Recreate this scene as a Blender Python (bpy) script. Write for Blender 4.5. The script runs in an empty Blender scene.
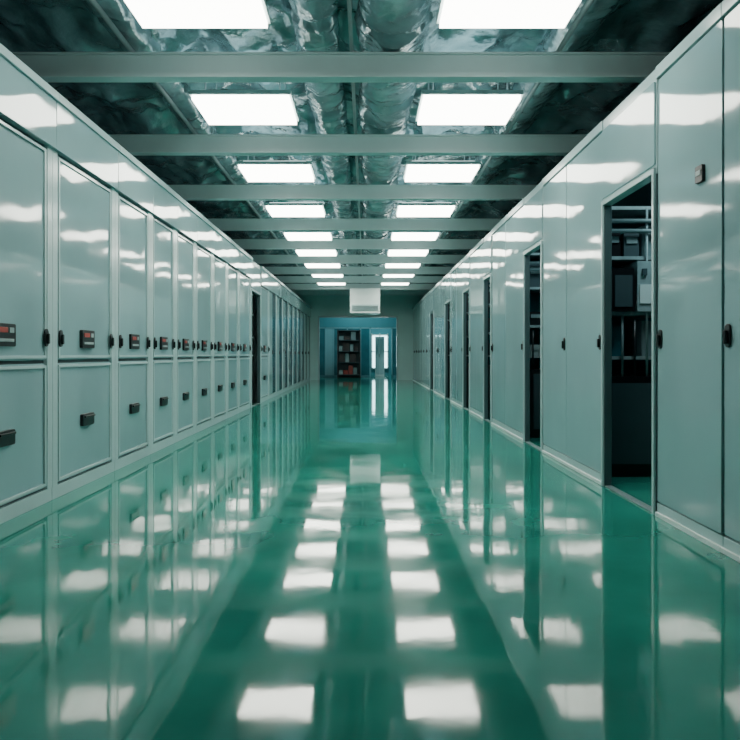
import bpy, bmesh, math, random
from mathutils import Vector, noise
random.seed(4)
S=bpy.context.scene
COL=S.collection

# ---------------- materials ----------------
def mat(name, color, rough=.4, metal=0, bump=None, var=None, coat=0, emit=None, spec=.5, ior=1.5, rvar=None):
    m=bpy.data.materials.new(name); m.use_nodes=True
    nt=m.node_tree; b=nt.nodes['Principled BSDF']
    b.inputs['Base Color'].default_value=(*color,1)
    b.inputs['Roughness'].default_value=rough
    b.inputs['Metallic'].default_value=metal
    b.inputs['IOR'].default_value=ior
    b.inputs['Specular IOR Level'].default_value=spec
    b.inputs['Coat Weight'].default_value=coat
    b.inputs['Coat Roughness'].default_value=.03
    tc=nt.nodes.new('ShaderNodeTexCoord')
    if emit:
        b.inputs['Emission Color'].default_value=(*emit[0],1)
        b.inputs['Emission Strength'].default_value=emit[1]
    if var:
        n=nt.nodes.new('ShaderNodeTexNoise'); n.inputs['Scale'].default_value=var[0]; n.inputs['Detail'].default_value=5
        r=nt.nodes.new('ShaderNodeValToRGB')
        r.color_ramp.elements[0].position=.3; r.color_ramp.elements[1].position=.7
        r.color_ramp.elements[0].color=(*[c*(1-var[1]) for c in color],1)
        r.color_ramp.elements[1].color=(*[min(1,c*(1+var[1])) for c in color],1)
        nt.links.new(tc.outputs['Object'],n.inputs['Vector']); nt.links.new(n.outputs['Fac'],r.inputs['Fac'])
        nt.links.new(r.outputs['Color'],b.inputs['Base Color'])
    if rvar:
        n=nt.nodes.new('ShaderNodeTexNoise'); n.inputs['Scale'].default_value=rvar[0]; n.inputs['Detail'].default_value=6
        mr=nt.nodes.new('ShaderNodeMapRange'); mr.inputs['From Min'].default_value=.35; mr.inputs['From Max'].default_value=.7
        mr.inputs['To Min'].default_value=rough; mr.inputs['To Max'].default_value=rvar[1]
        nt.links.new(tc.outputs['Object'],n.inputs['Vector']); nt.links.new(n.outputs['Fac'],mr.inputs['Value'])
        nt.links.new(mr.outputs['Result'],b.inputs['Roughness'])
    if bump:
        prev=None
        for bb in bump:
            (sc,st,dist,det)=bb[:4]
            n=nt.nodes.new('ShaderNodeTexNoise'); n.inputs['Scale'].default_value=sc; n.inputs['Detail'].default_value=det
            if len(bb)>4: n.noise_type='RIDGED_MULTIFRACTAL'; n.inputs['Distortion'].default_value=.8
            bp=nt.nodes.new('ShaderNodeBump'); bp.inputs['Strength'].default_value=st; bp.inputs['Distance'].default_value=dist
            nt.links.new(tc.outputs['Object'],n.inputs['Vector']); nt.links.new(n.outputs['Fac'],bp.inputs['Height'])
            if prev: nt.links.new(prev.outputs['Normal'],bp.inputs['Normal'])
            prev=bp
        nt.links.new(prev.outputs['Normal'],b.inputs['Normal'])
        if coat: nt.links.new(prev.outputs['Normal'],b.inputs['Coat Normal'])
    return m

M_floor=mat('epoxy_floor',(0.020,0.245,0.190),.03,bump=[(1.8,.22,.008,1),(8,.07,.002,2)],var=(1.1,.28),rvar=(2.5,.08),ior=1.7)
M_cab=mat('painted_steel',(0.28,0.45,0.48),.045,bump=[(1.3,.6,.013,1),(5,.15,.003,1)],var=(.7,.08),rvar=(3,.09),ior=1.8)
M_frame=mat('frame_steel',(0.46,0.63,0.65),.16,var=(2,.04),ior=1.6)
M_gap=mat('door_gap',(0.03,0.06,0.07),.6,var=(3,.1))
M_jamb=mat('jamb_painted_shade',(0.05,0.10,0.11),.4,var=(3,.1))  # shade of the openings put into the jamb colour
M_blk=mat('black_plastic',(0.006,0.008,0.010),.3,var=(9,.2))
M_red=mat('red_label',(0.35,0.04,0.03),.4,var=(9,.2))
M_lab=mat('grey_label',(0.28,0.36,0.37),.4,var=(9,.2))
M_beam=mat('beam_paint',(0.54,0.70,0.71),.4,var=(3,.05),bump=[(30,.1,.002,3)])
M_light=mat('light_diffuser',(.9,.95,.9),.5,emit=((1.0,1.0,0.89),14.0),var=(5,.01))
M_up=mat('added_uplight_glow',(.8,.9,.9),.5,emit=((0.8,1.0,1.0),2.4),var=(5,.01))  # added glow on top of the housings, brightens the ceiling wrap
M_sheet=mat('plastic_sheeting',(0.19,0.31,0.34),.15,metal=.45,bump=[(2.2,.9,.09,3,1),(9,.5,.03,4)],var=(2.5,.35))
M_duct=mat('duct_wrap',(0.23,0.36,0.39),.17,metal=.45,bump=[(3.2,.9,.06,3,1),(12,.5,.02,4)],var=(3,.3))
M_dark=mat('dark_ceiling',(0.012,0.022,0.035),.7,var=(1.5,.4))
M_dwall=mat('dark_wall',(0.02,0.04,0.06),.6,var=(1.5,.3))
M_wall=mat('teal_wall',(0.50,0.78,0.77),.4,var=(1.2,.05))
M_blue=mat('blue_wall',(0.05,0.22,0.26),.4,var=(1.2,.1))
M_part=mat('partition_frame',(0.16,0.36,0.40),.3,var=(2,.05))
M_grey=mat('equipment_grey',(0.18,0.25,0.26),.35,var=(4,.15))
M_glass=mat('dark_glass',(0.03,0.14,0.17),.05,var=(2,.2))
M_win=mat('daylight_window',(.7,.9,.95),.3,emit=((0.6,0.95,1.0),4.5),var=(3,.05))
M_white=mat('white_enamel',(0.74,0.85,0.84),.3,var=(3,.03))
M_navy=mat('blue_panel',(0.02,0.07,0.095),.22,bump=[(1.6,.3,.01,1)],var=(1,.08),ior=1.35)

class MB:
    """mesh builder"""
    def __init__(s,name,mats):
        s.name=name; s.bm=bmesh.new(); s.mats=mats
    def mi(s,m):
        if m not in s.mats: s.mats.append(m)
        return s.mats.index(m)
    def box(s,x0,x1,y0,y1,z0,z1,m):
        i=s.mi(m)
        x0,x1=min(x0,x1),max(x0,x1)
        v=[s.bm.verts.new(p) for p in [(x0,y0,z0),(x1,y0,z0),(x1,y1,z0),(x0,y1,z0),(x0,y0,z1),(x1,y0,z1),(x1,y1,z1),(x0,y1,z1)]]
        for f in [(0,3,2,1),(4,5,6,7),(0,1,5,4),(1,2,6,5),(2,3,7,6),(3,0,4,7)]:
            fc=s.bm.faces.new([v[k] for k in f]); fc.material_index=i
    def plate(s,xa,xb,y0,y1,z0,z1,r,m,seg=5,tilt=0,tz=0):
        """rounded rect in y-z extruded xa->xb, outer face optionally hung slightly out of true"""
        i=s.mi(m); pts=[]
        for (cy,cz,a0) in [(y1-r,z1-r,0),(y0+r,z1-r,90),(y0+r,z0+r,180),(y1-r,z0+r,270)]:
            for k in range(seg+1):
                a=math.radians(a0+90*k/seg); pts.append((cy+r*math.cos(a),cz+r*math.sin(a)))
        ym=(y0+y1)/2; zm=(z0+z1)/2
        A=[s.bm.verts.new((xa,p[0],p[1])) for p in pts]; B=[s.bm.verts.new((xb+tilt*(p[0]-ym)+tz*(p[1]-zm),p[0],p[1])) for p in pts]
        n=len(pts); fs=[s.bm.faces.new(A),s.bm.faces.new(B[::-1])]
        for k in range(n): fs.append(s.bm.faces.new([A[k],B[k],B[(k+1)%n],A[(k+1)%n]]))
        for f in fs: f.material_index=i
    def cyl(s,p0,p1,r,m,seg=12):
        i=s.mi(m); p0=Vector(p0);p1=Vector(p1); d=(p1-p0).normalized()
        a=d.orthogonal().normalized(); b=d.cross(a)
        A=[];B=[]
        for k in range(seg):
            t=2*math.pi*k/seg; o=(a*math.cos(t)+b*math.sin(t))*r
            A.append(s.bm.verts.new(p0+o)); B.append(s.bm.verts.new(p1+o))
        fs=[s.bm.faces.new(A),s.bm.faces.new(B)]
        for k in range(seg):
            f=s.bm.faces.new([A[k],B[k],B[(k+1)%seg],A[(k+1)%seg]]); f.smooth=True; fs.append(f)
        for f in fs: f.material_index=i
    def done(s,bevel=0):
        bmesh.ops.recalc_face_normals(s.bm,faces=s.bm.faces)
        me=bpy.data.meshes.new(s.name); s.bm.to_mesh(me); s.bm.free()
        for m in s.mats: me.materials.append(m)
        o=bpy.data.objects.new(s.name,me); COL.objects.link(o)
        if bevel:
            b=o.modifiers.new('bevel','BEVEL'); b.width=bevel; b.segments=2; b.limit_method='ANGLE'; b.angle_limit=math.radians(50)
        return o
def rt(a=.006): return random.uniform(-a,a)

XL=-2.354; XR=1.978; H=3.05; YE=29.6; Y0=-2.0
WL=-3.6; WR=4.3

# ---------------- shell ----------------
b=MB('floor',[]); b.box(WL-.1,WR+.1,Y0-.1,38.1,-.1,0,M_floor); b.done()
b=MB('ceiling',[]); b.box(WL-.1,WR+.1,Y0-.1,38.1,4.3,4.4,M_dark); b.done()
b=MB('wall_left',[]); b.box(WL-.1,WL,Y0,38,0,4.3,M_dwall); b.done()
b=MB('wall_right',[]); b.box(WR,WR+.1,Y0,38,0,4.3,M_dwall); b.done()
b=MB('wall_back',[]); b.box(WL,WR,Y0-.1,Y0,0,4.3,M_dwall); b.done()
DX0,DX1,DH=-2.03,1.35,2.70
b=MB('wall_end',[])
b.box(WL,DX0,YE,YE+.15,0,4.3,M_wall); b.box(DX1,WR,YE,YE+.15,0,4.3,M_wall); b.box(DX0,DX1,YE,YE+.15,DH,4.3,M_wall); b.done()
b=MB('trim_1',[])
b.box(DX0,DX0+.06,YE-.03,YE+.18,0,DH,M_frame); b.box(DX1-.06,DX1,YE-.03,YE+.18,0,DH,M_frame); b.box(DX0+.06,DX1-.06,YE-.03,YE+.18,DH-.06,DH,M_frame); b.done(.006)
b=MB('wall_far',[]); b.box(WL,WR,38,38.1,0,4.3,M_blue); b.done()
b=MB('glass_partition',[])
yp=33.0
for (x0,x1) in [(-2.3,-1.95),(-1.5,-.3),(-.25,.15),(1.25,2.6)]:
    b.box(x0,x1,yp+.02,yp+.04,.1,2.3,M_glass)
b.box(-1.88,-1.57,yp+.02,yp+.05,.1,2.3,M_part)
for x in (-3.55,-2.33,-1.93,-1.55,-.9,-.28,.17,1.2,2.6,4.2): b.box(x,x+.05,yp,yp+.08,0,2.9,M_part)
b.box(-3.55,4.27,yp,yp+.08,2.3,2.36,M_part); b.box(-3.55,4.27,yp-.01,yp+.09,2.36,3.6,M_blue)
b.box(-3.55,.17,yp,yp+.08,0,.1,M_blue); b.box(1.2,4.27,yp,yp+.08,0,.1,M_blue)
b.done(.004)
b=MB('window_1',[])
b.box(.35,1.15,37.93,37.97,.35,2.1,M_win)
for x in (.28,.72,1.15): b.box(x,x+.06,37.88,38,.3,2.2,M_white)
for z in (.3,1.2,2.1): b.box(.28,1.21,37.88,38,z,z+.06,M_white)
b.done()
b=MB('storage_rack',[])
for x in (-1.3,-.3):
    for y in (31.6,32.1): b.box(x,x+.05,y,y+.05,0,2.2,M_blk)
b.box(-1.3,-.25,32.13,32.15,.0,2.2,M_gap)
for z in (.15,.7,1.2,1.7,2.15): b.box(-1.3,-.25,31.6,32.13,z,z+.03,M_gap)
for z in (.19,.74,1.24,1.74):
    x=-1.22
    while x<-.45:
        w=random.uniform(.12,.3); b.box(x,min(x+w,-.33),31.65,32.05,z-.01,z+random.uniform(.15,.4),random.choice([M_red,M_red,M_grey,M_lab,M_white] if z<.5 else [M_grey,M_blk,M_blk,M_gap,M_grey,M_lab])); x+=w+.03
b.done(.004)
b=MB('tall_locker',[]); b.box(.45,.9,34.2,34.7,0,1.95,M_white); b.box(.48,.665,34.18,34.2,.1,1.85,M_frame); b.box(.685,.87,34.18,34.2,.1,1.85,M_frame); b.box(.64,.655,34.16,34.18,.95,1.1,M_blk);b.done(.005)

# ---------------- left cabinets ----------------
def frame_ring(b,xa,xb,y0,y1,z0,z1,t,m):
    b.box(xa,xb,y0,y0+t,z0,z1,m); b.box(xa,xb,y1-t,y1,z0,z1,m)
    b.box(xa,xb,y0+t,y1-t,z0,z0+t,m); b.box(xa,xb,y0+t,y1-t,z1-t,z1,m)
def latch(b,x,s,y,z):
    b.plate(x,x+s*.012,y-.028,y+.028,z-.065,z+.065,.026,M_blk); b.plate(x+s*.012,x+s*.03,y-.012,y+.012,z-.045,z+.03,.01,M_blk)

def left_cab(y0,y1,style='split',dep=1.1):
    b=MB('electrical_cabinet',[]); s=1; x=XL
    b.box(x-dep,x-.03,y0+.002,y1-.002,.0,H,M_frame)
    b.box(x-.03,x-.005,y0+.002,y1-.002,0,.10,M_frame)
    b.plate(x-.03,x+.03,y0+.002,y1-.002,2.64,H-.05,.003,M_cab,tilt=rt(.004),tz=rt(.01))
    b.box(x-.03,x+.05,y0+.002,y1-.002,H-.05,H+.01,M_frame)
    g=.085
    b.box(x-.03,x,y0+.002,y0+g,.10,2.64,M_frame); b.box(x-.03,x,y1-g,y1-.002,.10,2.64,M_frame)
    a0,a1=y0+g+.008,y1-g-.008
    b.box(x-.035,x-.028,y0+g,y1-g,.10,2.64,M_gap)
    if style=='split':
        for (z0,z1) in ((.115,1.03),(1.055,2.62)):
            b.plate(x-.028,x-.012,a0,a1,z0,z1,.035,M_cab,tilt=rt(.008),tz=rt(.004))
            frame_ring(b,x-.012,x+.002,a0+.012,a1-.012,z0+.012,z1-.012,.022,M_frame)
        yc=(a0+a1)/2
        b.plate(x-.014,x+.012,yc-.13,yc+.13,1.15,1.30,.012,M_blk)
        b.box(x+.012,x+.016,yc-.10,yc+.02,1.24,1.275,M_red); b.box(x+.012,x+.016,yc-.10,yc+.10,1.18,1.20,M_lab); b.box(x+.012,x+.016,yc+.04,yc+.10,1.24,1.275,M_lab)
        b.plate(x-.014,x+.014,yc-.12,yc+.12,.50,.60,.015,M_blk)
        b.box(x+.014,x+.03,yc-.1,yc+.1,.57,.585,M_blk)
        latch(b,x+.002,1,a0+.03,1.22); latch(b,x+.002,1,a1-.03,1.22)
    else:
        ym=(a0+a1)/2
        b.plate(x-.028,x-.008,a0,ym-.006,.115,2.62,.02,M_cab,tilt=rt(),tz=rt(.003))
        b.plate(x-.028,x-.008,ym+.006,a1,.115,2.62,.02,M_navy,tilt=rt(),tz=rt(.003))
        latch(b,x-.008,1,ym-.06,1.15)
    b.done(.005)
L=[-.1,1.15,2.4,3.85,5.26,6.57,7.66,8.65,9.65,10.75,11.85,12.95,14.3]
for i in range(len(L)-1): left_cab(L[i],L[i+1],dep=.07 if L[i]>12 else 1.1)
def bay(xf,s,y0,y1,zt,dep=.06,name='equipment_bay_doorway'):
    b=MB(name,[])
    x=xf; xa=x-s*dep
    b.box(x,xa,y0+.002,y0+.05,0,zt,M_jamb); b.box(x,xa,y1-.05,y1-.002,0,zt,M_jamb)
    b.box(x,xa,y0+.002,y1-.002,zt,H,M_frame)
    b.plate(x,x+s*.012,y0+.01,y1-.01,zt+.06,H-.09,.012,M_cab,tilt=rt(),tz=rt())
    b.box(x,x+s*.02,y0+.01,y0+.045,0,zt+.04,M_frame); b.box(x,x+s*.02,y1-.045,y1-.01,0,zt+.04,M_frame); b.box(x,x+s*.02,y0+.045,y1-.045,zt,zt+.04,M_frame)
    b.box(x-s*.0,x-s*dep,y0+.05,y1-.05,0,.012,M_grey)
    b.done(.005)
def equip(x0,x1,y0,y1,seed,first=False):
    random.seed(seed)
    b=MB('switchgear_rack',[])
    for x in (x0,x1-.05):
        for y in (y0,y1-.05): b.box(x,x+.05,y,y+.05,0,2.45,M_blk)
    b.box(x0,x1,y1-.02,y1,0.9,2.45,M_glass)
    for z in (1.05,1.45,1.95,2.4): b.box(x0,x1,y0,y1,z,z+.03,M_lab)
    b.box(x0+.06,x1-.06,y0-.05,y1,.05,.9,M_blk); b.box(x0+.1,x1-.1,y0-.07,y0-.05,.12,.84,M_gap); b.box(x0+.06,x1-.06,y0-.03,y1,0,.05,M_blk)
    for z in (1.08,1.48,1.98):
        if first and z==1.48:
            b.box(2.19,2.385,y0-.08,y1-.1,1.48,1.86,M_blk); b.box(2.21,2.365,y0-.09,y0-.08,1.52,1.8,M_gap)
            b.box(2.42,2.62,y0-.06,y1-.1,1.48,1.93,M_lab); b.box(2.44,2.6,y0-.07,y0-.06,1.55,1.72,M_white); b.box(2.46,2.5,y0-.08,y0-.06,1.8,1.86,M_gap)
            b.box(2.66,2.9,y0-.02,y1-.1,1.48,1.8,M_grey); continue
        if first and z==1.08:
            b.box(2.2,2.36,y0+.1,y1-.1,1.08,1.36,M_glass); b.box(2.5,2.62,y0+.05,y1-.1,1.08,1.4,M_grey); continue
        x=x0+.06
        while x<x1-.2:
            w=random.uniform(.10,.24); h=random.uniform(.12,.36); x2=min(x+w,x1-.06)
            m=random.choice([M_grey,M_blk,M_lab,M_blk,M_gap])
            b.box(x,x2,y0+.02,y1-.06,z,z+h,m)
            b.box(x+.02,x2-.02,y0+.005,y0+.02,z+h*.55,z+h*.8,random.choice([M_lab,M_blk,M_grey,M_lab]))
            x+=w+.03
    for k in range(6):
        x=x0+.1+k*.11; b.cyl((x,y0-.02,.9),(x,y0-.02,random.choice([1.4,1.45,2.4] if k%2 else [1.4])),.011,random.choice([M_grey,M_lab,M_blk]),8)
    for k in range(2): b.cyl((x0+.05,y0-.04,2.2+k*.09),(x1-.05,y0-.04,2.2+k*.09),.02,M_grey,8)
    b.done()
bay(XL,1,14.3,15.6,2.4)
equip(-3.3,-2.5,15.2,15.6,9)
random.seed(21)
y=15.6
while y<YE-.5:
    y2=min(y+1.4,YE-.01)
    if YE-y2<.6: y2=YE-.01
    left_cab(y,y2,'double' if y>16.5 else 'split',dep=.07 if y<16 else 1.1); y=y2

# ---------------- right cabinets ----------------
def right_cab(y0,y1,hside='near',plaque=False):
    b=MB('electrical_cabinet',[]); x=XR
    b.box(x+.03,x+.06,y0+.002,y1-.002,0,H,M_frame)
    b.box(x+.0,x+.03,y0+.002,y1-.002,0,.09,M_frame)
    b.box(x-.015,x+.03,y0+.002,y1-.002,0,.03,M_white)
    b.box(x+.022,x+.031,y0+.002,y1-.002,.09,H-.08,M_gap)
    b.box(x-.01,x+.03,y0+.002,y1-.002,H-.08,H,M_frame)
    b.plate(x+.024,x,y0+.007,y1-.007,.10,H-.09,.015,M_cab,tilt=rt(.008),tz=rt(.003))
    yy=(y0+.06) if hside=='near' else (y1-.06)
    latch(b,x+.003,-1,yy,1.2)
    if plaque:
        b.plate(x,x-.02,y0+.2,y0+.29,2.11,2.21,.01,M_blk); b.box(x-.02,x-.024,y0+.215,y0+.275,2.15,2.18,M_lab)
    b.done(.004)
R=[(-.2,.9,'c'),(.9,1.9,'c'),(1.9,2.9,'c'),(2.9,3.88,'f'),(3.88,4.76,'fp'),(4.76,5.85,'o'),(5.85,6.92,'c'),(6.92,7.82,'c'),(7.82,8.75,'o'),(8.75,9.9,'c'),(9.9,11.0,'f'),(11.0,11.75,'o'),(11.75,12.5,'c'),(12.5,13.3,'f'),(13.3,14.25,'o'),(14.25,15.3,'c'),(15.3,16.3,'f'),(16.3,17.5,'o'),(17.5,18.4,'c'),(18.4,19.3,'f'),(19.3,20.4,'c'),(20.4,21.6,'o')]
y=21.6
while y<YE-.5:
    y2=min(y+1.15,YE-.01)
    if YE-y2<.6: y2=YE-.01
    R.append((y,y2,'c')); y=y2
for k,(a,c,t) in enumerate(R):
    random.seed(100+k)
    if t=='o':
        bay(XR,-1,a,c,2.33)
        equip(2.09,3.1,c+.45,c+.95,int(a*10),a<5)
        ld=bpy.data.lights.new('service_fill','AREA'); ld.size=.4; ld.energy=16; ld.color=(.65,.95,1)  # unseen fill light added to lift the racks behind each opening
        o=bpy.data.objects.new('service_fill',ld); o.location=(2.8,c-.25,2.9); COL.objects.link(o)
    else: right_cab(a,c,'far' if t[0]=='f' else 'near','p' in t)
b=MB('service_shade_lid',[]); b.box(XR+.07,WR,Y0,YE,2.96,3.02,M_dark); b.done()  # added lid that blocks panel light, keeps service rooms dark

# ---------------- beams ----------------
for yb in (1.1,3.45,5.8,7.97,10.33,12.9,15.2,17.6,20.0,22.4,24.8,27.2):
    b=MB('ceiling_beam',[])
    b.box(WL,WR,yb,yb+.012,3.39,3.58,M_beam)
    b.box(WL,WR,yb-.03,yb+.09,3.385,3.40,M_beam)
    b.box(WL,WR,yb-.03,yb+.09,3.575,3.59,M_beam)
    b.done()
# ---------------- lights ----------------
far=[5.05,7.18,9.56,12.0,14.5,16.8,19.1,21.5,23.9]
for f in far:
    for xc in (-1.16,.98):
        b=MB('ceiling_light_panel',[])
        b.box(xc-.45,xc+.45,f-.72,f,3.45,3.49,M_light)
        b.box(xc-.47,xc+.47,f-.74,f+.02,3.49,3.53,M_beam)
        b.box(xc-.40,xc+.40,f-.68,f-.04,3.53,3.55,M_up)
        for dy in (-.6,-.12):
            for dx in (-.35,.35): b.cyl((xc+dx,f+dy,3.53),(xc+dx,f+dy,4.3),.008,M_grey,6)
        b.done()
# ---------------- ceiling sheeting + wrapped ducts ----------------
def sheet(bm,x0,x1,y0,y1,zb,seed):
    nx=int((x1-x0)/.05); ny=int((y1-y0)/.06); g=[]
    for j in range(ny+1):
        row=[]
        for i in range(nx+1):
            x=x0+(x1-x0)*i/nx; yy=y0+(y1-y0)*j/ny
            t=((yy-1.1)/2.37)%1
            z=zb-.09*math.sin(math.pi*t)+.10*noise.noise(Vector((x*1.3,yy*.9,seed)))+.12*(abs(noise.noise(Vector((x*2.6,yy*1.6,seed+5))))-.2)+.06*(abs(noise.noise(Vector((x*7,yy*4,seed+9)))))
            z+=.09*abs(math.sin(x*3.4+1.5*noise.noise(Vector((x*.5,yy*.8,seed)))))
            row.append(bm.verts.new((x,yy,min(z,4.24))))
        g.append(row)
    for j in range(ny):
        for i in range(nx):
            f=bm.faces.new([g[j][i],g[j][i+1],g[j+1][i+1],g[j+1][i]]); f.smooth=True
def duct(bm,x,z,r,y0,y1,seed):
    n=28; ny=int((y1-y0)/.07); prev=None
    for j in range(ny+1):
        yy=y0+(y1-y0)*j/ny; ring=[]
        for k in range(n):
            a=2*math.pi*k/n
            rr=r*(1+.16*noise.noise(Vector((math.cos(a)*1.5,yy*1.4,math.sin(a)*1.5+seed)))+.14*abs(noise.noise(Vector((math.cos(a)*4,yy*5,math.sin(a)*4+seed)))))
            if int(yy/.79)!=int((yy-.07)/.79): rr*=.88
            ring.append(bm.verts.new((x+rr*math.cos(a),yy,z+rr*.8*math.sin(a))))
        if prev:
            for k in range(n):
                f=bm.faces.new([prev[k],prev[(k+1)%n],ring[(k+1)%n],ring[k]]); f.smooth=True; f.material_index=1
        prev=ring
bm=bmesh.new()
sheet(bm,WL+.02,WR-.02,1.0,YE-.02,3.88,1.0)
duct(bm,.22,3.84,.28,1.0,YE-.02,2); duct(bm,-.42,3.86,.19,1.0,YE-.02,7); duct(bm,-2.0,3.86,.17,1.0,YE-.02,12); duct(bm,1.75,3.86,.19,1.0,YE-.02,17)
me=bpy.data.meshes.new('ceiling_plastic_sheeting'); bm.to_mesh(me); bm.free(); me.materials.append(M_sheet); me.materials.append(M_duct)
COL.objects.link(bpy.data.objects.new('ceiling_foil_wrapping',me))
b=MB('ceiling_conduit',[])
for (x,z,r) in ((-1.95,3.62,.02),(-.12,3.62,.016),(1.6,3.62,.02)):
    b.cyl((x,Y0,z),(x,YE,z),r,M_grey,10)
b.done()
b=MB('air_conditioning_unit',[])
b.box(-.555,.49,24.3,25.2,2.52,3.384,M_white); b.box(-.5,.44,24.28,24.3,2.6,2.82,M_frame)
for k in range(5): b.box(-.48,.42,24.26,24.28,2.62+k*.035,2.635+k*.035,M_grey)
b.done(.01)

def add_fill(x,y,z,e):  # unseen area fill, added to brighten the end room
    ld=bpy.data.lights.new('end_room_fill','AREA'); ld.shape='RECTANGLE'; ld.size=1.2; ld.size_y=.6; ld.energy=e; ld.color=(.7,.97,1)
    o=bpy.data.objects.new('end_room_fill',ld); o.location=(x,y,z); COL.objects.link(o)
add_fill(-.3,31.2,4.2,90); add_fill(.6,35.5,4.2,150)

w=bpy.data.worlds.new('world'); S.world=w; w.use_nodes=True
w.node_tree.nodes['Background'].inputs[0].default_value=(.02,.05,.06,1); w.node_tree.nodes['Background'].inputs[1].default_value=.3

cd=bpy.data.cameras.new('camera'); cam=bpy.data.objects.new('camera',cd); COL.objects.link(cam)
cam.location=(0,0,1.1); cam.rotation_euler=(math.radians(90),0,0)
cd.sensor_width=36; cd.lens=36*700/740; cd.shift_x=4/740; cd.shift_y=-16/740; cd.clip_end=200
S.camera=cam
